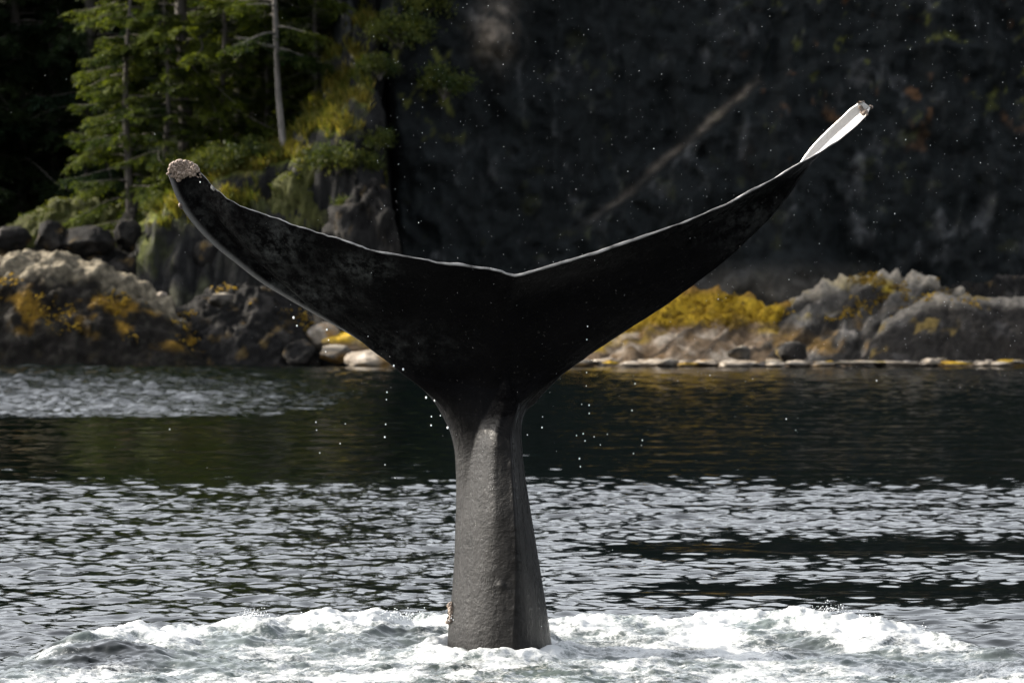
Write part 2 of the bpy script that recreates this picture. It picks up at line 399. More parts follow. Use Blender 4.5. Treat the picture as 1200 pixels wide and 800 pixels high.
def build_bank():
    xs = np.r_[-140, -110, -85, -65, -50, -42, -36, np.arange(-32, -16.6, .16), np.arange(-16.5, -2.8, 0.085)]
    ys = np.r_[np.arange(151.5, 172, 0.09), 173, 174.5, 176.5, 179, 182, 186, 192, 200, 215, 240]
    yy, xx = np.meshgrid(ys, xs, indexing='ij'); x, y = xx.ravel(), yy.ravel()
    z, t = bank_height(x, y)
    P = np.c_[x, y, z]; px = 600 + x / 157.0 * FPX
    nb = grid_normals(P.reshape(len(ys), len(xs), 3)).reshape(-1, 3); nb *= np.where(nb[:, 2:3] < 0, -1, 1)
    wk = (np.abs(x) < 33) * sstep(-3.4, -2.4, t) * sstep(470, 445, px)
    P = P + nb * (wk * (.60 * fbm(P * .8 + 61, 5, gain=.62) + .16 * fbm(P * [3, 3, 2] + 7, 3)))[:, None]
    # slopes for placing turf: read from the grid itself
    n = grid_normals(P.reshape(len(ys), len(xs), 3)).reshape(-1, 3); up = np.abs(n[:, 2])
    n1 = fbm(P * 0.8 + 5, 4); n3 = fbm(P * 2 + 25, 4)
    turf = sstep(0.42, 0.72, up + 0.25 * n1) * sstep(-1.2, -0.2, t) * (.12 + .88 * sstep(110, 190, px))
    ochre = sstep(0.05, 0.4, n3) * turf
    moss = sstep(0.12, 0.42, n1 + .3 * n3) * sstep(-2.6, -1.0, t) * (1 - turf) * .8 * sstep(440, 390, px)
    tint = cols_mix(P, (0.016, 0.016, 0.016), (sstep(.1, .5, n3) * (1 - .75 * sstep(370, 410, px)), (0.06, 0.057, 0.05)), (moss, (0.040, 0.047, 0.012)),
                    (turf, (0.10, 0.115, 0.022)), (ochre * .7, (0.21, 0.16, 0.05)), (sstep(4, 8, t) * .85, (0.02, 0.024, 0.012)))
    global TURF; TURF = P[(turf > .35) & (px > 190) & (px < 462) & (t < 4) & (t > -1.2) & (n1 > -.2)]
    o = obj('hillside', mesh('hillside', P, grid_faces(len(ys), len(xs)), M['bank'], True, {'tint': tint}))
    o['kind'] = 'structure'; o['label'] = 'mossy wooded bank rising from the rocky shore'
build_bank()
def ground_at(px, d):
    x = X(px, d); z, _ = bank_height(np.array([x]), np.array([d])); return Vector((x, d, float(z[0])))

# ------------------------------------------------------------------ rocks
def ico(sub):
    import bmesh
    bm = bmesh.new(); bmesh.ops.create_icosphere(bm, subdivisions=sub, radius=1)
    v = np.array([q.co[:] for q in bm.verts]); f = np.array([[q.index for q in g.verts] for g in bm.faces]); bm.free(); return v, f
ICO = {k: ico(k) for k in (1, 2, 3, 4, 5)}

def band(P, k, sx=-.75, sz=.8):
    return .5 + .5 * np.sin((P[:, 0] * sx + P[:, 2] * sz + .35 * P[:, 1] + .55 * fbm(P * .9 + 6, 4)) * k)
PAL = {
 'dark':   lambda P, h: cols_mix(P, (0.010, 0.0095, 0.009), (sstep(.1, .5, fbm(P * 1.5 + 3, 4)), (0.045, 0.041, 0.037)), (sstep(.25, .5, fbm(P * 2.4 + 13, 3)) * .5, (0.15, 0.10, 0.035))),
 'barnacled': lambda P, h: cols_mix(P, (0.010, 0.0085, 0.007), (sstep(.15, .5, fbm(P * 2.5 + 3, 4)) * .6, (0.05, 0.04, 0.022)),
        (sstep(.08, .35, fbm(P * [1.1, 1.1, 1.6] + 17, 4)) * sstep(0.2, 0.45, h) * sstep(.86, .70, h), (0.20, 0.115, 0.015)),
        (sstep(.70, .90, h + .22 * fbm(P * 1.3 + 7, 4)) * (0.45 + .55 * sstep(-.15, .25, fbm(P * 5 + 1, 3))), (0.245, 0.21, 0.15)), (sstep(.05, .4, fbm(P * 4 + 91, 3)) * .75, (0.03, 0.028, 0.022))),
 'golden': lambda P, h: cols_mix(P, (0.24, 0.165, 0.10), (sstep(.0, .5, fbm(P * [1.2, 1.2, 2.0] + 5, 4)), (0.58, 0.48, 0.37)), (sstep(.62, .95, band(P, 6.5)) * .8, (0.05, 0.038, 0.028)),
        (sstep(.1, .45, fbm(P * [.9, .9, 1.8] + 29, 4)) * .8, (0.20, 0.11, 0.035)), (sstep(.42, .66, h + .5 * fbm(P * [.8, .8, 2.2] + 41, 4)), (0.42, 0.27, 0.022)), (sstep(.05, .35, fbm(P * [1.3, 1.3, 2.6] + 51, 4)) * sstep(.4, .6, h) * .85, (0.06, 0.04, 0.02)), (sstep(.93, 1.02, h) * .6, (0.16, 0.07, 0.04))),
 'grey':   lambda P, h: cols_mix(P, (0.08, 0.073, 0.064), (sstep(.05, .45, fbm(P * [1.5, 1.5, 1] + 8, 4)), (0.30, 0.27, 0.235)), (sstep(-.1, .3, fbm(P * 1.1 + 19, 4)) * sstep(.7, .3, h) * .9, (0.32, 0.19, 0.06)), (sstep(.55, .9, band(P, 5.0)) * .85, (0.022, 0.02, 0.018)),
        (sstep(.25, .42, fbm(P * [.9, .9, 1.6] + 33, 3)) * sstep(.55, .8, h) * .9, (0.42, 0.30, 0.03)), (sstep(.82, .98, h) * .7, (0.40, 0.35, 0.28))),
 'slate':  lambda P, h: cols_mix(P, (0.020, 0.018, 0.016), (sstep(.1, .5, fbm(P * 1.6 + 8, 4)) * .8, (0.075, 0.07, 0.066)), (sstep(.82, .97, h + .1 * fbm(P * 2 + 4, 3)), (0.17, 0.153, 0.13)),
        (sstep(.3, .45, fbm(P * 1.3 + 44, 3)) * .7, (0.20, 0.14, 0.04))),
 'pale':   lambda P, h: cols_mix(P, (0.24, 0.205, 0.165), (sstep(.0, .4, fbm(P * 2.2 + 5, 4)), (0.48, 0.44, 0.39)), (sstep(.1, .4, fbm(P * 1.7 + 15, 4)) * .9, (0.26, 0.15, 0.045))),
 'mossy':  lambda P, h: cols_mix(P, (0.025, 0.024, 0.02), (sstep(.1, .5, fbm(P * 2 + 8, 4)), (0.055, 0.052, 0.046)), (sstep(.45, .8, h + .4 * fbm(P * 1.6 + 2, 4)), (0.05, 0.053, 0.016))),
}
def outcrop(name, label, cat, prof, d, depth, pal, crest=.45, rough=.25, strata=None, seed=0, steep=1.0, group=None, base=-0.5, fine=0.05):
    """a shore outcrop: skyline heights from the photograph at distance d, a rounded front and back"""
    pts = np.array(prof, float); xs0 = X(pts[:, 0], d + depth * crest * .6); zs0 = Z(pts[:, 1], d + depth * crest * .6)
    L = xs0[-1] - xs0[0]
    nx = int(np.clip(L / 0.055, 40, 190)); nv = int(np.clip(depth / 0.055 * 1.2, 40, 110))
    u = np.linspace(xs0[0], xs0[-1], nx); v = np.linspace(0, 1, nv)
    top = np.interp(u, xs0, zs0); kern = np.hanning(7); kern /= kern.sum()
    top = np.convolve(np.pad(top, 3, mode='edge'), kern, 'valid')
    e = np.clip(np.minimum(u - u[0], u[-1] - u) / (0.12 * L), 0, 1)
    endcap = np.sqrt(1 - (1 - e) ** 2)
    a = np.where(v < crest, v / crest, (1 - v) / (1 - crest))
    g = np.clip(1 - (1 - a) ** (1.6 * steep + .4), 0, 1)
    vv, uu = np.meshgrid(v, u, indexing='ij')
    zt = base + (top - base)[None, :] * (endcap[None, :]) * g[:, None]
    yy = d + depth * (vv * (0.55 + .45 * endcap[None, :]) + .2 * (1 - endcap[None, :]))
    P = np.stack([uu, yy, zt], 2)
    n = -grid_normals(P); n *= np.where(n[:, :, 2:3] < 0, -1, 1)
    q = P.reshape(-1, 3) + seed * 7.7
    disp = rough * 1.0 * fbm(q * 0.7, 3) + rough * 1.0 * fbm(q * 1.6 + 3, 5, gain=.6) - rough * .9 * np.abs(fbm(q * [1.1, 1.1, 1.5] + 23, 3)) + 1.5 * fine * fbm(q * 4.5 + 4, 4, ridged=True) + .6 * fine * fbm(q * 13, 3)
    if strata:
        sx, sz, f, amp = strata
        ph = (q[:, 0] * sx + q[:, 2] * sz + .5 * fbm(q * .6, 2)) * f
        disp += amp * (np.abs((ph % 1) - .5) * 2 - .5) + amp * .5 * (np.abs((ph * 2.3 % 1) - .5) * 2 - .5)
    disp = disp.reshape(nv, nx) * np.clip(g[:, None] * 3, 0, 1)
    P = P + n * disp[:, :, None]
    P = P.reshape(-1, 3)
    h = np.clip((P[:, 2]) / max(np.interp(0, [0, 1], [1, 1]) * zs0.max(), .1), -1, 1.2)
    hl = P[:, 2] / np.maximum(np.tile(top, nv), .25)
    tint = PAL[pal](P + seed * 3.1, np.clip(hl, -1, 1.3))
    c = P.mean(0); c[2] = 0
    me = mesh(name, P - c, grid_faces(nv, nx), M['rock'], True, {'tint': tint})
    o = obj(name, me, None, label, cat, group, None, c)
    return o, P, hl
def boulder(name, label, px, py, wpx, hpx, d, pal, seed, group=None, rough=.22, sub=4, tilt=0.0, z0=None, depth=None):
    s = d / FPX; w = wpx * s / 2; hh = hpx * s / 2; dp = depth or w * .9
    v, f = ICO[sub]; P = v.copy()
    P = np.sign(P) * np.abs(P) ** .85
    rg_ = np.random.default_rng(seed)
    for _ in range(16):
        nn = rg_.normal(size=3); nn /= np.linalg.norm(nn); dd_ = rg_.uniform(.62, .95)
        P -= nn * np.maximum(0, P @ nn - dd_)[:, None] * .85
    P /= np.abs(P).max(0)
    q = v * 1.1 + seed * 5.3
    k = rough * (1.0 * fbm(q, 3) + .6 * fbm(q * 2.4 + 8, 4, ridged=True) - .2) + rough * .22 * fbm(q * 7, 3)
    P = P * (1 + k[:, None]) * [w, dp, hh]
    ca, sa = math.cos(tilt), math.sin(tilt); P = np.c_[P[:, 0] * ca - P[:, 2] * sa, P[:, 1], P[:, 0] * sa + P[:, 2] * ca]
    c = np.array([X(px, d), d, Z(py, d)])
    hl = P[:, 2] / (2 * hh) + .5
    tint = PAL[pal](P + c + seed, hl)
    me = mesh(name, P, f, M['rock'], True, {'tint': tint})
    return obj(name, me, None, label, 'rock', group, None, c)

def fronds(name, parent, P, hl, lo, hi, n, length, matn, seed, mask_scale=1.3, thr=0.0, droop=.6):
    """little drooping weed blades over part of a rock; one joined part"""
    rng = np.random.default_rng(seed)
    m = (hl > lo) & (hl < hi) & (fbm(P * mask_scale + seed, 3) > thr)
    idx = np.nonzero(m)[0]
    if len(idx) < 10: return
    idx = rng.choice(idx, n); B = P[idx] + rng.normal(0, .03, (n, 3)) - np.array(parent.location)
    ang = rng.uniform(0, 2 * math.pi, n); l = length * rng.uniform(.5, 1.3, n); w = l * .28
    d = np.c_[np.cos(ang), np.sin(ang) - .5, rng.uniform(-.2, .9, n)]; d /= np.linalg.norm(d, axis=1)[:, None]
    s = np.cross(d, rng.normal(size=(n, 3))); s /= np.linalg.norm(s, axis=1)[:, None]
    mid = B + d * (l * .6)[:, None]; tip = mid + d * (l * .5)[:, None] - np.array([0, 0, 1]) * (l * droop)[:, None]
    V = np.stack([B - s * (w * .3)[:, None], B + s * (w * .3)[:, None], mid + s * (w * .6)[:, None], tip, mid - s * (w * .6)[:, None]], 1)
    base = np.arange(n)[:, None] * 5
    F = np.concatenate([base + [0, 1, 2], base + [0, 2, 4], base + [4, 2, 3]])
    var = np.repeat(np.clip(.5 + .5 * fbm(P[idx] * 1.4 + 3, 3) + rng.normal(0, .2, n), 0, 1), 5)
    o = obj(name, mesh(name, V.reshape(-1, 3), F, M[matn], False, {'var': var}), parent); o['kind'] = 'stuff'

# left foreground outcrop, barnacled top with golden weed
o, P, hl = outcrop('shore_outcrop', 'large rounded shore outcrop with pale barnacled crown and golden rockweed', 'rock',
    [(-420, 424), (-340, 392), (-260, 372), (-190, 345), (-120, 318), (-40, 303), (20, 299), (70, 297), (110, 306), (150, 322), (185, 345), (215, 366), (240, 384), (262, 410)], 150, 5.5, 'barnacled', .5, .36, seed=1, fine=.07)
fronds('rockweed', o, P, hl, .3, .8, 2600, .16, 'weed', 4, 1.1, .12)
o, P, hl = outcrop('shore_outcrop', 'low dark wrinkled outcrop next to the barnacle-crowned outcrop', 'rock',
    [(196, 388), (215, 362), (245, 340), (275, 332), (310, 335), (335, 345), (352, 372), (372, 408)], 151, 4.5, 'dark', .5, .28, seed=2, steep=.8, fine=.1)
fronds('rockweed', o, P, hl, .75, 1.1, 500, .12, 'weed', 9, 1.3, .15)
# right outcrops
o, P, hl = outcrop('shore_outcrop', 'low golden outcrop with yellow seaweed over pale slanting rock', 'rock',
    [(600, 424), (640, 412), (690, 392), (720, 374), (760, 352), (800, 343), (840, 341), (880, 346), (915, 356), (955, 374), (1000, 396), (1040, 420)], 150.6, 6.0, 'golden', .68, .26, (-.75, .65, 1.3, .20), 3, .3)
fronds('rockweed', o, P, hl, .5, 1.0, 1900, .14, 'weed', 14, 1.1, .08)
o, P, hl = outcrop('shore_outcrop', 'grey ribbed outcrop with pale crest and few yellow weed patches', 'rock',
    [(850, 420), (880, 385), (905, 360), (935, 344), (975, 334), (1005, 323), (1050, 319), (1095, 323), (1125, 334), (1150, 352), (1175, 380)], 151.2, 5.2, 'grey', .68, .36, (-.8, .6, 1.1, .28), 4, .4)
fronds('rockweed', o, P, hl, .55, 1.0, 1100, .13, 'weed', 21, 1.1, .2)
o, P, hl = outcrop('shore_outcrop', 'smooth dark slab outcrop with a pale slanting edge', 'rock',
    [(985, 424), (1010, 408), (1035, 384), (1060, 364), (1090, 352), (1130, 348), (1180, 350), (1230, 352), (1290, 365), (1340, 410)], 150.6, 4.2, 'slate', .5, .12, (.5, .8, .7, .14), 5, 1.1)
fronds('rockweed', o, P, hl, .8, 1.1, 260, .14, 'weed', 27, .8, .28)
outcrop('shore_outcrop', 'dim grey rock shelf at the cliff foot behind the dark slab', 'rock',
    [(1080, 372), (1110, 346), (1150, 333), (1200, 326), (1260, 324), (1330, 345), (1370, 400)], 154.5, 3.0, 'dark', .5, .3, seed=6, fine=.1)
# left background
o, P, hl = outcrop('shore_outcrop', 'olive mossy hump of rock behind the row of round boulders', 'rock',
    [(-40, 330), (0, 280), (30, 255), (60, 238), (90, 230), (118, 232), (145, 246), (170, 262), (195, 285), (215, 320)], 160, 4.0, 'mossy', .5, .32, seed=7, fine=.10)
fronds('moss_tufts', o, P, hl, .55, 1.2, 2200, .14, 'shrub', 31, 1.0, -.1, .2)
outcrop('shore_outcrop', 'grey wedge of bare rock below the sunlit conifers', 'rock',
    [(125, 290), (148, 250), (165, 215), (185, 200), (208, 206), (230, 228), (262, 240), (300, 262), (330, 300)], 158.5, 3.2, 'dark', .5, .3, seed=8, fine=.1)
o, P, hl = outcrop('shore_outcrop', 'mossy angular rock face under the grassy ledge', 'rock',
    [(290, 300), (310, 248), (330, 212), (355, 186), (385, 180), (405, 200), (425, 240), (445, 300)], 155.2, 2.4, 'mossy', .5, .22, (.7, .7, 1.3, .2), 9, fine=.1)
fronds('moss_tufts', o, P, hl, .5, 1.2, 2200, .16, 'shrub', 33, 1.0, .0, .2)
outcrop('shore_outcrop', 'black cracked rock at the foot of the cliff crack', 'rock',
    [(372, 310), (388, 262), (405, 232), (425, 212), (445, 205), (458, 225), (466, 262), (474, 310)], 153.4, 2.4, 'dark', .5, .34, (.8, .5, 1.2, .2), 11, fine=.1)
outcrop('shore_outcrop', 'dark jagged rock shoulder beside the last round boulder', 'rock',
    [(150, 335), (170, 282), (192, 256), (218, 250), (242, 268), (270, 282), (300, 296), (330, 335)], 156.0, 2.4, 'dark', .5, .36, (.6, .7, 1.2, .2), 12, fine=.1)
# rounded boulders in a row
row = [(12, 283, 50, 34), (58, 279, 40, 40), (102, 282, 62, 36), (152, 277, 34, 38), (188, 279, 33, 34), (214, 296, 40, 30)]
for k, (a, b, w, h) in enumerate(row):
    boulder('boulder', 'dark round boulder in the row before the mossy hump', a, b, w, h, 157 + .3 * (k % 2), 'dark', 20 + k, 'boulders in a row behind the barnacled outcrop', .24)
# the dark ledge carrying that row
outcrop('shore_outcrop', 'black shaded rock ledge carrying the row of round boulders', 'rock',
    [(-520, 392), (-430, 352), (-330, 336), (-240, 318), (-150, 306), (-80, 298), (0, 292), (60, 294), (130, 292), (200, 298), (250, 312), (300, 330), (340, 360)], 155.5, 3.5, 'dark', .5, .34, seed=10, fine=.1)
small = [
 ('rounded pinkish rock beside the sea edge under the left fluke', 378, 393, 46, 34, 152.6, 'pale'),
 ('orange weed-covered rock under the left fluke', 412, 402, 62, 30, 152.4, 'golden'),
 ('pale cream boulder at the waterline under the left fluke', 434, 422, 62, 30, 150.6, 'pale'),
 ('small grey rock between pinkish rock and waterline', 392, 415, 40, 22, 151.3, 'grey'),
 ('small dark rock in the gap beside the wrinkled outcrop', 352, 414, 40, 34, 151.4, 'dark'),
 ('flat-topped grey rock on the low saddle between outcrops', 258, 352, 30, 18, 151.4, 'grey'),
 ('white pebble-like rock on the low saddle between outcrops', 190, 345, 12, 7, 150.9, 'pale'),
 ('angular rock leaning below the mossy face', 248, 300, 46, 40, 156.2, 'dark'),
 ('dark half-round rock at the foot of the grey ribbed outcrop', 926, 412, 38, 26, 150.4, 'slate'),
 ('small brown rock before the golden outcrop', 868, 414, 30, 18, 150.3, 'grey'),
]
for k, (lab, a, b, w, h, d, pl) in enumerate(small):
    boulder('rock', lab, a, b, w, h, d, pl, 40 + k, None, .2, 4)
# barnacled ledge stones along the waterline on the right
rng = random.Random(5)
k = 0
for (px_, wmin, wmax, dd, hmin, hmax) in ((655, 16, 62, 149.4, 4, 9), (672, 10, 34, 150.0, 5, 12)):
    while px_ < 1230:
        w = rng.uniform(wmin, wmax)
        pal_ = rng.choice(['pale', 'pale', 'grey', 'golden'])
        lab = {'pale': 'low pale barnacled stone along the waterline below the right outcrops', 'grey': 'low grey wet stone among the pale waterline stones', 'golden': 'low brownish weedy stone among the pale waterline stones'}[pal_]
        boulder('rock', lab, px_ + w / 2, 427.5 - rng.uniform(0, 3), w * 1.1, rng.uniform(hmin, hmax), dd + rng.uniform(0, .5), pal_, 70 + k, pal_ + ' stones along the waterline', .5, 3)
        px_ += w * rng.uniform(.75, 1.2); k += 1

# ------------------------------------------------------------------ trees
def spray_cards(B, D, U, L, W, rng):
    """small leaf-sized faces: base, direction, up hint, length, width -> 2 triangles each, folded along the midrib"""
    S = np.cross(D, U); S /= np.linalg.norm(S, axis=1)[:, None] + 1e-9
    n = len(B); up = np.cross(S, D)
    m = B + D * (L * .55)[:, None]
    V = np.stack([B, m + S * (W * .5)[:, None] - up * (W * .12)[:, None], B + D * L[:, None], m - S * (W * .5)[:, None] - up * (W * .12)[:, None]], 1).reshape(-1, 3)
    b = np.arange(n)[:, None] * 4
    return V, np.concatenate([b + [0, 1, 2], b + [0, 2, 3]])
def tube(pts, rad, seg=7):
    pts = np.array(pts, float); n = len(pts); T = np.gradient(pts, axis=0); T /= np.linalg.norm(T, axis=1)[:, None]
    ref = np.array([0, 0, 1.]) if abs(T[0, 2]) < .8 else np.array([1., 0, 0])
    A = np.cross(T, ref); A /= np.linalg.norm(A, axis=1)[:, None]; Bv = np.cross(T, A)
    an = np.linspace(0, 2 * math.pi, seg, endpoint=False)
    V = pts[:, None, :] + np.array(rad)[:, None, None] * (np.cos(an)[None, :, None] * A[:, None, :] + np.sin(an)[None, :, None] * Bv[:, None, :])
    F = [[i * seg + j, i * seg + (j + 1) % seg, (i + 1) * seg + (j + 1) % seg, (i + 1) * seg + j] for i in range(n - 1) for j in range(seg)]
    return V.reshape(-1, 3), np.array(F)
def join(parts):
    V, F, o = [], [], 0
    for v, f in parts: V.append(v); F.append(f + o); o += len(v)
    return np.concatenate(V), np.concatenate(F)

def conifer_meshes(seed, H, R, clear, nb, trunk_r, mat_trunk, lean=(0, 0)):
    rng = np.random.default_rng(seed)
    zt = np.linspace(-.6, H, 16)
    wob = np.c_[lean[0] * zt / H + .10 * np.sin(zt * .7 + seed), lean[1] * zt / H + .08 * np.cos(zt * .6 + seed), zt]
    tr = trunk_r * np.clip(1 - zt / H, .06, 1) ** .8; tr[0] *= 1.5; tr[1] *= 1.12
    tv, tf = tube(wob, tr, 9)
    tp = [(tv, tf)]; CV, CF, VAR = [], [], []; off = 0
    for b in range(nb):
        z0 = clear + (H - clear) * ((b + rng.uniform(0, .9)) / nb) ** .95
        fr = (z0 - clear) / (H - clear)
        L = R * (1 - fr) ** .75 * rng.uniform(.6, 1.12) * min(1, .55 + fr * 3) + .25
        a = rng.uniform(0, 2 * math.pi)
        s = np.linspace(0, 1, 9)
        el0 = rng.uniform(.0, .28); dr = rng.uniform(.35, .62)
        r = s * L; zz = z0 + L * (el0 * s - dr * s ** 2 + .22 * s ** 4)
        bend = a + .25 * rng.normal() * s
        o = np.array([np.interp(z0, zt, wob[:, 0]), np.interp(z0, zt, wob[:, 1]), 0])
        path = np.c_[np.cos(bend) * r, np.sin(bend) * r, zz] + o
        tp.append(tube(path, .035 * (1 - s * .85) * (L / R + .3), 4))
        nl = int(44 * L / R * 1.0 + 12)
        ss = rng.uniform(.12, 1, nl) ** .8
        base = np.c_[[np.interp(ss, s, path[:, c]) for c in range(3)]].T
        T = np.gradient(path, axis=0); Tb = np.c_[[np.interp(ss, s, T[:, c]) for c in range(3)]].T; Tb /= np.linalg.norm(Tb, axis=1)[:, None]
        side = np.where(rng.random(nl) < .5, -1., 1.)[:, None]
        out = np.cross(Tb, [0, 0, 1.]) * side; out /= np.linalg.norm(out, axis=1)[:, None] + 1e-9
        ld = Tb * rng.uniform(.3, .9, nl)[:, None] + out * rng.uniform(.5, 1, nl)[:, None] + np.c_[np.zeros(nl), np.zeros(nl), rng.uniform(-.55, .10, nl)]
        ld /= np.linalg.norm(ld, axis=1)[:, None]
        ll = (.28 + .42 * (1 - ss) * L / R + .15 * rng.random(nl)) * min(1, .5 + L / 3)
        # every lateral carries a row of needle sprays
        m = 12; j = np.tile(np.linspace(.1, 1, m), nl); I = np.repeat(np.arange(nl), m)
        Bp = base[I] + ld[I] * (ll[I] * j)[:, None] - np.c_[np.zeros(len(I)), np.zeros(len(I)), .35 * ll[I] * j ** 2]
        sd = np.where(rng.random(len(I)) < .5, -1., 1.)[:, None]
        S = np.cross(ld[I], [0, 0, 1.]) * sd
        Dp = ld[I] * .8 + S * .75 + rng.normal(0, .25, (len(I), 3)); Dp[:, 2] -= .15; Dp /= np.linalg.norm(Dp, axis=1)[:, None]
        U = np.tile([0, 0, 1.], (len(I), 1)) + rng.normal(0, .35, (len(I), 3))
        v, f = spray_cards(Bp, Dp, U, rng.uniform(.12, .24, len(I)), rng.uniform(.035, .07, len(I)), rng)
        var = np.clip(rng.normal(.30, .2) + .4 * (ss[I] - .4) + rng.normal(0, .16, len(I)), 0, 1)
        CV.append(v); CF.append(f + off); off += len(v); VAR.append(np.repeat(var, 4))
    tv, tf = join(tp)
    return mesh('trunk', tv, tf, mat_trunk), mesh('crown', np.concatenate(CV), np.concatenate(CF), M['needles'], False, {'var': np.concatenate(VAR)})
CON = [conifer_meshes(1, 15, 3.9, .2, 110, .24, M['bark']), conifer_meshes(2, 17, 3.3, 1.6, 90, .26, M['bark']),
       conifer_meshes(3, 13, 3.0, .1, 95, .2, M['bark'])]
PALE = conifer_meshes(4, 16, 2.2, 2.6, 56, .09, M['pale_bark'], (-1.6, .2))
def plant_tree(kind, px, d, label, rot=0, sc_=1.0, group=None, sink=.15, at=None, dark=False):
    tm, cm = kind
    loc = at or ground_at(px, d)
    e = obj('conifer_tree', None, None, label, 'tree', group, None, (loc.x, loc.y, loc.z - sink))
    e.rotation_euler = (0, 0, rot); e.scale = (sc_,) * 3
    a = obj('trunk', tm, e); b = obj('crown', cm, e)
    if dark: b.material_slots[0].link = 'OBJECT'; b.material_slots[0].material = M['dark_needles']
    return e
plant_tree(CON[0], 215, 161.0, 'broad sunlit conifer with drooping boughs at the forest edge', .4, 1.0)
plant_tree(CON[2], 150, 159.8, 'short conifer filling the lower edge beside the broad sunlit conifer', 2.1, .70)
plant_tree(CON[2], 195, 159.0, 'low spreading conifer whose boughs hang over the grey wedge of rock', 5.5, .5)
plant_tree(CON[2], 262, 160.2, 'bushy young conifer on the ledge between broad conifer and pale trunk', .7, .55)
plant_tree(CON[2], 312, 160.6, 'young conifer right behind the pale trunk foot', 4.4, .42)
plant_tree(CON[2], 370, 160.4, 'young conifer at the top of the sunlit grassy bank', 1.4, .42)
plant_tree(CON[1], 282, 162.2, 'dark straight-trunked conifer between the broad conifer and pale trunk', 1.0, .95)
plant_tree(CON[2], 300, 164.5, 'slender conifer standing behind the pale-trunked tree', 3.0, 1.0)
pt = plant_tree(PALE, 337, 157.6, 'slim pale-trunked conifer with a snapped dead branch on the ledge', 0, 1.0, at=Vector((X(337, 157.6), 157.6, 5.95)))
db = join([tube([(-.35, 0, 2.95), (-.75, -.05, 3.02), (-1.1, -.1, 3.16), (-1.45, -.1, 3.2)], [.05, .045, .035, .012], 6), tube([(-.9, -.08, 3.06), (-1.1, -.2, 2.95)], [.025, .01], 5)])
obj('dead_branch', mesh('dead_branch', db[0], db[1], M['pale_bark']), pt)['label'] = 'bare broken pale branch'
plant_tree(CON[0], 385, 164.0, 'full conifer behind the mossy ledge right of the pale trunk', 5.0, .8)
plant_tree(CON[1], 450, 166.0, 'tall conifer above the mossy ledge beside the cliff', 4.0, .9)
plant_tree(CON[2], 505, 167.0, 'conifer rooted where the bank meets the cliff', 2.4, .8, at=Vector((X(505, 163.5), 163.5, 9.0)))
k = 0
for (px, d, kd, s) in [(105, 170, 1, 1.1), (60, 172, 0, 1.15), (20, 171, 2, 1.2), (-20, 174, 1, 1.2), (85, 178, 1, 1.2), (150, 176, 0, 1.1), (40, 181, 0, 1.2), (200, 172, 1, 1.2), (250, 174, 0, 1.1), (330, 173, 1, 1.1), (420, 176, 0, 1.0)]:
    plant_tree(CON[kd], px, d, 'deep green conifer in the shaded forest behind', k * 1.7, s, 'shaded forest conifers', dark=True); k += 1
# neighbours of the same forest just beyond the picture's left edge
for (px, d, kd, s) in [(-60, 168.5, 2, .9), (-110, 169, 0, 1.0), (-170, 169, 2, 1.0), (-235, 170, 1, 1.1), (-290, 169, 2, .9), (-350, 170, 0, 1.0), (-430, 172, 1, 1.2), (-500, 170, 2, 1.0), (-90, 172, 1, 1.2), (-150, 178, 0, 1.25), (-220, 174, 1, 1.3), (-300, 182, 0, 1.3), (-380, 176, 1, 1.2)]:
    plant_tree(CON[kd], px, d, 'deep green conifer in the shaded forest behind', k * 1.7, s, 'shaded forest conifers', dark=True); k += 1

def shrub_mesh(seed, R, n, leaf, flat=.7):
    rng = np.random.default_rng(seed)
    nc = 26; C = rng.normal(size=(nc, 3)); C /= np.linalg.norm(C, axis=1)[:, None]; C *= (R * rng.uniform(.25, .95, nc) ** .7)[:, None]; C[:, 2] = np.abs(C[:, 2]) * flat + .1 * R
    I = rng.integers(0, nc, n); B = C[I] + rng.normal(0, .17 * R, (n, 3))
    D = rng.normal(size=(n, 3)); D[:, 2] -= .2; D /= np.linalg.norm(D, axis=1)[:, None]
    v, f = spray_cards(B, D, rng.normal(size=(n, 3)) + [0, 0, 1.2], leaf * rng.uniform(.6, 1.3, n), leaf * rng.uniform(.35, .7, n), rng)
    var = np.repeat(np.clip(rng.normal(.45, .25, nc)[I] + rng.normal(0, .15, n), 0, 1), 4)
    st = join([tube([(0, 0, -.3), (c * .5)[:3], c], [.03, .02, .006], 4) for c in C[:12]])
    return mesh('stems', st[0], st[1], M['bark']), mesh('foliage', v, f, M['shrub'], False, {'var': var})
SH = [shrub_mesh(11, 1.0, 2600, .13), shrub_mesh(12, .8, 2200, .11)]
def shrub(k, px, py, d, s, label, rot=0., group=None, name='shrub'):
    e = obj(name, None, None, label, 'shrub', group, None, (X(px, d), d, Z(py, d))); e.scale = (s,) * 3; e.rotation_euler = (0, 0, rot)
    obj('stems', SH[k][0], e); obj('foliage', SH[k][1], e)
shrub(0, 470, 45, 157.0, .9, 'bushy shrub growing over the top of the cliff crack', 1)
shrub(1, 520, 105, 156.6, .95, 'hanging olive shrub clinging to the cliff pillar', 2)
shrub(1, 445, 85, 156.4, .7, 'yellowish shrub on the bank below the bushy cliff shrub', 3)
shrub(0, 395, 195, 155.4, .75, 'dark green shrub below the sunlit grassy bank', 4)
shrub(1, 428, 200, 155.6, .7, 'small dark shrub in the recess beside the cliff crack', 5)
shrub(1, 408, 250, 154.9, .6, 'small dark shrub low in the recess below the grassy bank', 2.2)
shrub(0, 440, 170, 155.8, .55, 'leafy tuft at the mouth of the cliff crack', .2)
shrub(0, 185, 245, 157.6, .55, 'dim shrub tucked behind the row of round boulders', 3.2)
shrub(0, 258, 195, 157.2, .75, 'low green shrub on the ledge below the broad conifer', .5)
shrub(1, 300, 182, 157.4, .7, 'low green shrub at the foot of the pale trunk', 1.5)
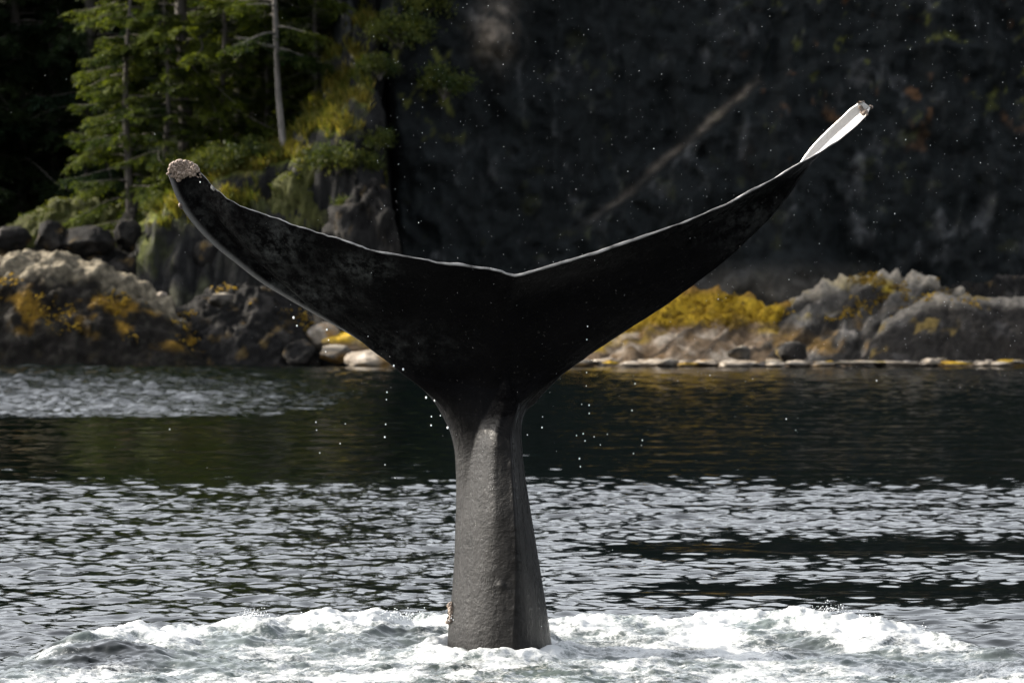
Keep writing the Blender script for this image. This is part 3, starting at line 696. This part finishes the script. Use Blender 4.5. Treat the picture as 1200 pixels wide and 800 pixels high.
shrub(0, 215, 205, 158.4, .7, 'brownish green shrub at the ledge end above the grey wedge', 2.5)
shrub(0, 495, 12, 158.0, .8, 'bright shrub at the top of the cliff pillar', 3.5)

# grass on the bank lip
def build_grass():
    rng = np.random.default_rng(31); n = 24000
    q = TURF[rng.integers(0, len(TURF), n)] + rng.normal(0, .04, (n, 3)); x, y, z = q.T
    B = np.c_[x, y, z - .03]; D = np.c_[rng.normal(0, .45, n), rng.normal(-.35, .45, n), np.ones(n)]; D /= np.linalg.norm(D, axis=1)[:, None]
    v, f = spray_cards(B, D, rng.normal(size=(n, 3)), rng.uniform(.15, .45, n), rng.uniform(.025, .06, n), rng)
    var = np.repeat(np.clip(.4 + .7 * fbm(np.c_[x, y, z] * .9, 3) + rng.normal(0, .2, n), 0, 1), 4)
    o = obj('grass', mesh('grass', v, f, M['grass'], False, {'var': var}), None, 'yellow-green grass and moss along the bank lip', 'grass'); o['kind'] = 'stuff'
build_grass()

# ------------------------------------------------------------------ whale
WD = 34.0
Lc = [(516, 860), (522, 800), (524, 765), (525, 740), (529, 700), (532, 660), (533.5, 620), (534.5, 580), (534, 550), (532, 525), (527, 505),
      (520, 490), (508, 470), (488, 449), (465, 429), (437, 409), (405, 389), (370, 369), (335, 349), (303, 329), (277, 309), (252, 289), (232, 269), (217, 250), (206, 230), (200, 214), (197, 204)]
Rc = [(660, 860), (653, 800), (648, 765), (644.5, 740), (638.5, 700), (632, 660), (625.5, 620), (619, 580), (614.5, 550), (612, 525), (611, 505),
      (613, 488), (620, 470), (630, 455), (643, 440), (657, 426), (676, 411), (700, 394), (735, 371), (768, 350), (800, 329), (830, 307), (856, 286), (883, 260), (905, 237), (922, 214), (935, 194), (950, 173), (967, 155), (984, 139), (998, 126), (1010, 118.5)]
Tc = [(197, 204), (201, 195), (211, 190), (224, 193), (236, 203), (250, 219), (268, 234), (288, 244), (310, 251), (330, 258), (350, 266), (372, 273), (400, 281), (422, 289), (446, 296), (470, 300.5), (490, 302), (510, 307.5), (540, 311), (570, 314.5), (588, 319), (600, 323.5),
      (614, 321), (640, 313), (680, 301.5), (720, 289), (760, 275), (800, 261), (850, 240), (900, 213), (925, 199), (940, 190), (960, 179), (985, 163), (1003, 148), (1016, 135), (1020, 126), (1010, 118.5)]
def curve(pts, n, split=None, tsplit=None):
    """smooth resample of a pixel polyline; split fixes the row where the flukes begin"""
    p = np.array(pts, float); s = np.r_[0, np.cumsum(np.hypot(*np.diff(p, axis=0).T))]
    if split is not None:
        a = s[split]; tt = np.where(s <= a, s / a * tsplit, tsplit + (s - a) / (s[-1] - a) * (1 - tsplit))
    else: tt = s / s[-1]
    # Catmull-Rom through the points on parameter tt
    m = np.gradient(p, tt, axis=0)
    t = np.linspace(0, 1, n); i = np.clip(np.searchsorted(tt, t) - 1, 0, len(tt) - 2); h = tt[i + 1] - tt[i]; q = ((t - tt[i]) / h)[:, None]; h = h[:, None]
    return (2 * q ** 3 - 3 * q ** 2 + 1) * p[i] + (q ** 3 - 2 * q ** 2 + q) * h * m[i] + (-2 * q ** 3 + 3 * q ** 2) * p[i + 1] + (q ** 3 - q ** 2) * h * m[i + 1]
def build_whale():
    NS, NTt = 224, 264; TJ = 0.42
    t = np.linspace(0, 1, NTt); Lp = curve(Lc, NTt, 10, TJ); Rp = curve(Rc, NTt, 10, TJ)
    sg = (1 - np.cos(np.linspace(0, math.pi, NS))) / 2; sg = .55 * sg + .45 * np.linspace(0, 1, NS)
    # trailing edge, with the notch at s = 0.5
    p = np.array(Tc); a = np.r_[0, np.cumsum(np.hypot(*np.diff(p, axis=0).T))]; tt = np.where(a <= a[21], .5 * a / a[21], .5 + .5 * (a - a[21]) / (a[-1] - a[21]))
    Tp = np.c_[np.interp(sg, tt, p[:, 0]), np.interp(sg, tt, p[:, 1])]
    kern = np.hanning(5); kern /= kern.sum()
    # nicks along the trailing edge
    nk = fbm(np.c_[sg * 34, 0 * sg, 0 * sg], 3); nk2 = fbm(np.c_[sg * 90, 0 * sg + 4, 0 * sg], 2)
    Tp[:, 1] += (1.9 * nk + 0.9 * nk2) * np.clip(np.minimum(sg, 1 - sg) * 12, 0, 1) * np.where(sg < .5, 1.25, .7)
    f = np.clip((t - TJ) / (1 - TJ), 0, 1)
    w = f ** 1.05
    S = sg[None, :, None]
    base = (1 - S) * Lp[:, None, :] + S * Rp[:, None, :]
    Tl = Tp - ((1 - sg)[:, None] * Lp[-1] + sg[:, None] * Rp[-1])
    px2 = base + w[:, None, None] * Tl[None]
    # depth away from the camera: the flukes lean over towards it, the right tip curls
    YL = np.interp(f, [0, .3, .7, 1], [0, .0, -.10, -.30])
    YR = np.interp(f, [0, .3, .6, .8, .92, 1], [0, .0, .0, -.05, -.11, -.32])
    YT = np.interp(sg, [0, .1, .3, .5, .7, .84, .90, .95, 1], [-.30, -.40, -.62, -.66, -.60, -.45, -.36, -.33, -.32])
    kf = np.hanning(31); kf /= kf.sum()
    sm = lambda q: np.convolve(np.pad(q, 15, mode='edge'), kf, 'valid')
    YL, YR = sm(YL), sm(YR); YTs = sm(YT); YTs[0], YTs[-1] = YL[-1], YR[-1]
    ed = np.clip(np.minimum(sg, 1 - sg) / .04, 0, 1); YTl = YTs - ((1 - sg) * YL[-1] + sg * YR[-1]); YTl *= ed
    yo = (1 - sg)[None] * YL[:, None] + sg[None] * YR[:, None] + (f ** 1.3)[:, None] * YTl[None]
    D = WD + yo
    C = np.stack([(px2[:, :, 0] - 600) / FPX * D, D, CAMH - (px2[:, :, 1] - YH) / FPX * D], 2)
    # smooth centre surface normals (towards the camera)
    n = grid_normals(C)
    for _ in range(6):
        n[1:-1] = (n[:-2] + n[1:-1] * 2 + n[2:]) / 4; n[:, 1:-1] = (n[:, :-2] + n[:, 1:-1] * 2 + n[:, 2:]) / 4
    n /= np.linalg.norm(n, axis=2, keepdims=True)
    if n[10, NS // 2, 1] > 0: n = -n
    q = np.clip(1 - (2 * sg - 1) ** 2, 0, 1)
    stock = np.clip(1 - sstep(TJ - .10, TJ + .16, t), 0, 1)[:, None]
    ell = np.sqrt(q)[None]
    # front: flank rising to a keel that lies right of the middle; back: plain ellipse
    ks = np.interp(t, [0, .12, .28, TJ, TJ + .12], [.58, .62, .76, .84, .70])[:, None]
    u = sg[None]
    keel = np.where(u < ks, np.sin(np.clip(u / ks, 0, 1) * math.pi / 2) ** .85 * .93 + .07 * np.clip(u / ks, 0, 1) ** 6, np.clip(1 - ((np.clip(u, ks, 1) - ks) / (1 - ks)) ** 1.6, 0, 1) ** .7)
    depth_f = np.interp(t, [0, .15, .3, TJ, TJ + .1, TJ + .22], [.60, .50, .38, .22, .14, .06])[:, None]
    bl = np.interp(f, [0, .08, .25, .5, .8, 1], [.25, .19, .10, .045, .014, .009])[:, None]
    blade = bl * (q[None] ** .42) * (1 - .5 * f[:, None] * np.abs(2 * sg - 1)[None])
    ridge = np.exp(-((u - ks) / .05) ** 2) * np.interp(f, [0, .12, .3], [.0, .05, 0])[:, None] * (1 - stock)
    hf = stock * depth_f * keel + (1 - stock) * blade + ridge
    xl = np.interp(px2[:, :, 1], [424, 445, 470, 495, 520, 560, 610, 680, 760], [589, 583, 574, 565, 559, 553, 547, 536, 520])
    xr = np.interp(px2[:, :, 1], [424, 445, 470, 495, 520, 560, 610, 680, 760], [591, 597, 602, 605, 608, 612, 618, 626, 636])
    wv = (px2[:, :, 0] - xl) / np.maximum(xr - xl, 1)
    wedge = np.where(wv < .85, sstep(-.10, .5, wv) ** .8 * (.85 + .15 * np.clip(wv, 0, 1)), np.clip(1 - ((np.clip(wv, .85, 2) - .85) / .28) ** 1.5, 0, 1))
    wedge *= np.interp(px2[:, :, 1], [420, 440, 480, 520, 600, 680, 760], [0, .05, .13, .16, .13, .06, .0])
    hf = hf + wedge
    hb = stock * (depth_f * 1.05) * ell + (1 - stock) * blade
    # skin relief
    q3 = C.reshape(-1, 3)
    rel = (.006 * fbm(q3 * [4, 4, 3], 3) + .0035 * fbm(q3 * [14, 14, 9] + 6, 3)).reshape(NTt, NS) * np.clip(q[None] * 6, 0, 1)
    bumpy = np.exp(-(((px2[:, :, 0] - 587) / 5) ** 2 + ((px2[:, :, 1] - 681) / 3.4) ** 2)) * .018
    # knuckles along the keel
    kn = np.exp(-((u - ks) / .035) ** 2) * .012 * (fbm(np.c_[t * 70, 0 * t, 0 * t], 3) + .2)[:, None] * stock
    Ff = C + n * (hf + rel + bumpy + kn)[:, :, None]; Bk = C - n * (hb + rel)[:, :, None]
    px3 = px2[:, :, 0].ravel(); py3 = px2[:, :, 1].ravel()
    pal = lambda cx, cy, rx, ry: np.exp(-(((px3 - cx) / rx) ** 2 + ((py3 - cy) / ry) ** 2))
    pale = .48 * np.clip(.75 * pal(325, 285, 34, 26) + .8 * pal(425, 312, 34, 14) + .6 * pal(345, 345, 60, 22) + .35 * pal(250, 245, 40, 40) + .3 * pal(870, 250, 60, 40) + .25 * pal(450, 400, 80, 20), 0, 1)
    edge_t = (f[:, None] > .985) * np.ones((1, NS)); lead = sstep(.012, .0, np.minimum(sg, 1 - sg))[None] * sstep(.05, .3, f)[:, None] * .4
    rimf = np.clip(edge_t * 0 + lead, 0, 1).ravel(); rimb = np.clip(edge_t + lead + (sstep(.70, .84, sg)[None] * sstep(.66, .82, f)[:, None]), 0, 1).ravel()  # back mask spreads the painted glint over the right tip's upper face
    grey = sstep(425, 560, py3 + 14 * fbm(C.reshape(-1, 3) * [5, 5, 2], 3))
    V = np.concatenate([Ff.reshape(-1, 3), Bk.reshape(-1, 3)]); NG = NTt * NS
    F = [grid_faces(NTt, NS), grid_faces(NTt, NS, NG)[:, ::-1]]
    idx = np.arange(NG).reshape(NTt, NS)
    # rounded trailing rim between the two skins
    up = C[-1] - C[-4]; up /= np.linalg.norm(up, axis=1)[:, None]
    e0, e1 = Ff[-1], Bk[-1]; mid = (e0 + e1) / 2; hv = (e0 - e1) / 2; rad = np.linalg.norm(hv, axis=1)[:, None]
    rim = [mid + hv * math.cos(a) + up * rad * math.sin(a) for a in np.linspace(0, math.pi, 7)[1:-1]]
    V = np.concatenate([V] + rim); pale2 = np.tile(pale.reshape(NTt, NS)[-1], 5)
    ids = [idx[-1]] + [2 * NG + k * NS + np.arange(NS) for k in range(5)] + [idx[-1] + NG]
    capf = [np.c_[a[:-1], b[:-1], b[1:], a[1:]] for a, b in zip(ids[:-1], ids[1:])]
    def strip(e): a = e[:-1]; b = e[1:]; return np.c_[a, b, b + NG, a + NG]
    F += [strip(idx[:, 0]), strip(idx[:, -1])[:, ::-1]] + capf
    F = np.concatenate(F)
    o0 = np.array([0, WD, 0.])
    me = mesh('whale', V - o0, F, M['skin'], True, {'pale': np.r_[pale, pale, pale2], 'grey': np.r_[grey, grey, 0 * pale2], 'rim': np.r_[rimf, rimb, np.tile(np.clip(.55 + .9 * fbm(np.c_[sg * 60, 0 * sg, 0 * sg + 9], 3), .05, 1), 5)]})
    import bmesh
    bm = bmesh.new(); bm.from_mesh(me); bmesh.ops.remove_doubles(bm, verts=bm.verts, dist=.0006); bmesh.ops.recalc_face_normals(bm, faces=bm.faces)
    for g in bm.faces: g.smooth = True
    bm.to_mesh(me); bm.free()
    wh = obj('whale', me, None, 'black whale tail with wide raised flukes standing out of foaming sea', 'whale', None, None, o0)
    # barnacles on both fluke tips and low on the stock
    v, fc = ICO[2]
    rng = np.random.default_rng(8)
    def barnacle_mesh(sd):
        r = np.random.default_rng(sd); a = np.linspace(0, 2 * math.pi, 9, endpoint=False)
        rings = []
        for (rad, z) in ((1, -.25), (.95, .15), (.72, .6), (.46, .85), (.30, .80), (.2, .45)):
            rr = rad * (1 + .14 * np.cos(a * 3 + sd) + .1 * r.normal(size=9)); rings.append(np.c_[np.cos(a) * rr, np.sin(a) * rr, np.full(9, z) + .06 * r.normal(size=9)])
        V = np.concatenate(rings); Fq = [[i * 9 + j, i * 9 + (j + 1) % 9, (i + 1) * 9 + (j + 1) % 9, (i + 1) * 9 + j] for i in range(5) for j in range(9)]
        return mesh('barnacle', V, np.array(Fq), M['barnacle'], False)
    bms = [barnacle_mesh(k) for k in range(4)]
    Vw = V
    def cluster(sel, n, r0, r1):
        ii = np.nonzero(sel)[0]; ii = rng.choice(ii, min(n, len(ii)), replace=False)
        for i in ii:
            b = obj('barnacle', bms[rng.integers(0, 4)], wh)
            g = i % NG; nn = n.reshape(-1, 3)[g] if False else nrm[g] * (1 if i < NG else -1)
            dirv = Vector(nn) + Vector(rng.normal(0, .35, 3)) + Vector((0, -.1, .5))
            b.location = Vector(Vw[i] - o0); b.rotation_euler = dirv.to_track_quat('Z', 'Y').to_euler(); s = rng.uniform(r0, r1); b.scale = (s, s, s * rng.uniform(.8, 1.3))
    nrm = n.reshape(-1, 3)
    P2 = np.r_[np.c_[px3, py3], np.c_[px3, py3]]
    rr_ = rng.random(len(P2)); dl_ = np.hypot((P2[:, 0] - 215) / 1.0, (P2[:, 1] - 191) / .75)
    tip_l = rr_ < np.clip(1.3 - dl_ / 26, 0, 1) ** 1.4
    cluster(tip_l & (dl_ < 20), 95, .010, .026); cluster(tip_l & (dl_ >= 14), 40, .006, .016)
    tip_r = (np.hypot(P2[:, 0] - 1016, P2[:, 1] - 124) < 11)
    cluster(tip_r, 16, .008, .016)
    cluster((np.abs(P2[:, 0] - 526) < 4) & (np.abs(P2[:, 1] - 718) < 11), 14, .014, .026)
    cluster((np.abs(P2[:, 0] - 206) < 8) & (np.abs(P2[:, 1] - 242) < 5), 2, .009, .013)
    return wh
build_whale()

# ------------------------------------------------------------------ drops and spray
def balls(P, R, sub=1, stretch=None):
    v, f = ICO[sub]; n = len(P)
    sc3 = np.ones((n, 3)) if stretch is None else stretch
    V = P[:, None, :] + v[None] * (np.array(R)[:, None, None] * sc3[:, None, :])
    F = f[None] + (np.arange(n) * len(v))[:, None, None]
    return V.reshape(-1, 3), F.reshape(-1, 3)
def build_drops():
    rng = np.random.default_rng(12)
    drips = [(345, 372, 3), (346, 382, 2), (384, 386, 2.4), (386, 398, 1.6), (382, 412, 1.4), (462, 428, 2.4), (472, 433, 2.6), (500, 465, 2.6), (509, 470, 3), (505, 489, 1.6), (506, 497, 2), (516, 487, 1.4), (525, 500, 2.8),
             (454, 459, 1.6), (453, 468, 1.2), (452, 497, 1.6), (451, 512, 2), (450, 546, 1.4), (371, 494, 1.5), (372, 503, 1.2), (404, 497, 1.2), (397, 521, 1.3), (373, 532, 1.4), (196, 504, 1.6),
             (688, 382, 1.5), (688, 392, 1.4), (688, 398, 1.6), (688, 437, 1.6), (687, 452, 1.3), (690, 474, 1.8), (691, 485, 1.6), (682, 474, 1.3), (636, 489, 1.5), (635, 500, 1.8), (683, 507, 1.8), (676, 511, 1.6), (685, 515, 1.6), (697, 513, 1.4), (703, 520, 1.3), (712, 509, 1.3),
             (679, 537, 2.2), (680, 546, 1.6), (740, 480, 1.7), (745, 450, 1.7), (754, 517, 1.6), (743, 532, 1.4), (752, 522, 1.0), (833, 440, 1.2), (1028, 446, 1.6), (922, 491, 1.6), (935, 505, 1.1), (618, 509, 1.3), (236, 214, 1.6)]
    P = np.array([(X(a, 33.7), 33.7, Z(b, 33.7)) for a, b, _ in drips]); P[:, 1] += rng.uniform(-.25, .3, len(P))
    R = np.array([r for _, _, r in drips]) * 33.7 / FPX * .44
    o = obj('falling_drops', mesh('falling_drops', *balls(P, R, 2, np.tile([1, 1, 1.35], (len(P), 1))), M['drop']), None, 'bright water drops dripping off the fluke edges', 'drops'); o['kind'] = 'stuff'
    # fine mist hanging round the flukes
    n = 1500
    px = np.r_[rng.uniform(430, 1200, n - 300), rng.uniform(0, 1200, 300)]; py = np.r_[rng.uniform(-10, 460, n - 300), rng.uniform(0, 700, 300)]; d = rng.uniform(32.8, 35.2, n)
    P = np.c_[X(px, d), d, Z(py, d)]; R = rng.lognormal(math.log(.00095), .4, n)
    o = obj('fine_mist', mesh('fine_mist', *balls(P, R, 1), M['drop']), None, 'fine specks of spray hanging around the flukes', 'mist'); o['kind'] = 'stuff'
    # thrown froth along the crests and round the stock
    cr = np.array([(292, 720, 10), (300, 718, 10), (455, 722, 24), (465, 719, 12), (500, 724, 20), (960, 716, 14), (975, 713, 10), (940, 719, 16), (1065, 738, 14), (1080, 742, 10), (850, 722, 20), (700, 738, 30), (360, 728, 26), (410, 724, 26), (150, 748, 20), (1000, 722, 16)])
    n = 1500; c = cr[rng.integers(0, len(cr), n)]
    px = c[:, 0] + rng.normal(0, 1, n) * c[:, 2] * .8; py = c[:, 1] + 4 - np.abs(rng.normal(0, 4.5, n)); d = rng.uniform(35.0, 35.7, n); d = np.where(np.abs(px - 580) < 60, 33.5, d)
    P = np.c_[X(px, d), d, Z(py, d)]; R = rng.lognormal(math.log(.0022), .5, n)
    o = obj('wave_spray', mesh('wave_spray', *balls(P, R, 1), M['drop']), None, 'white spray thrown up along the foam crests', 'spray'); o['kind'] = 'stuff'
build_drops()
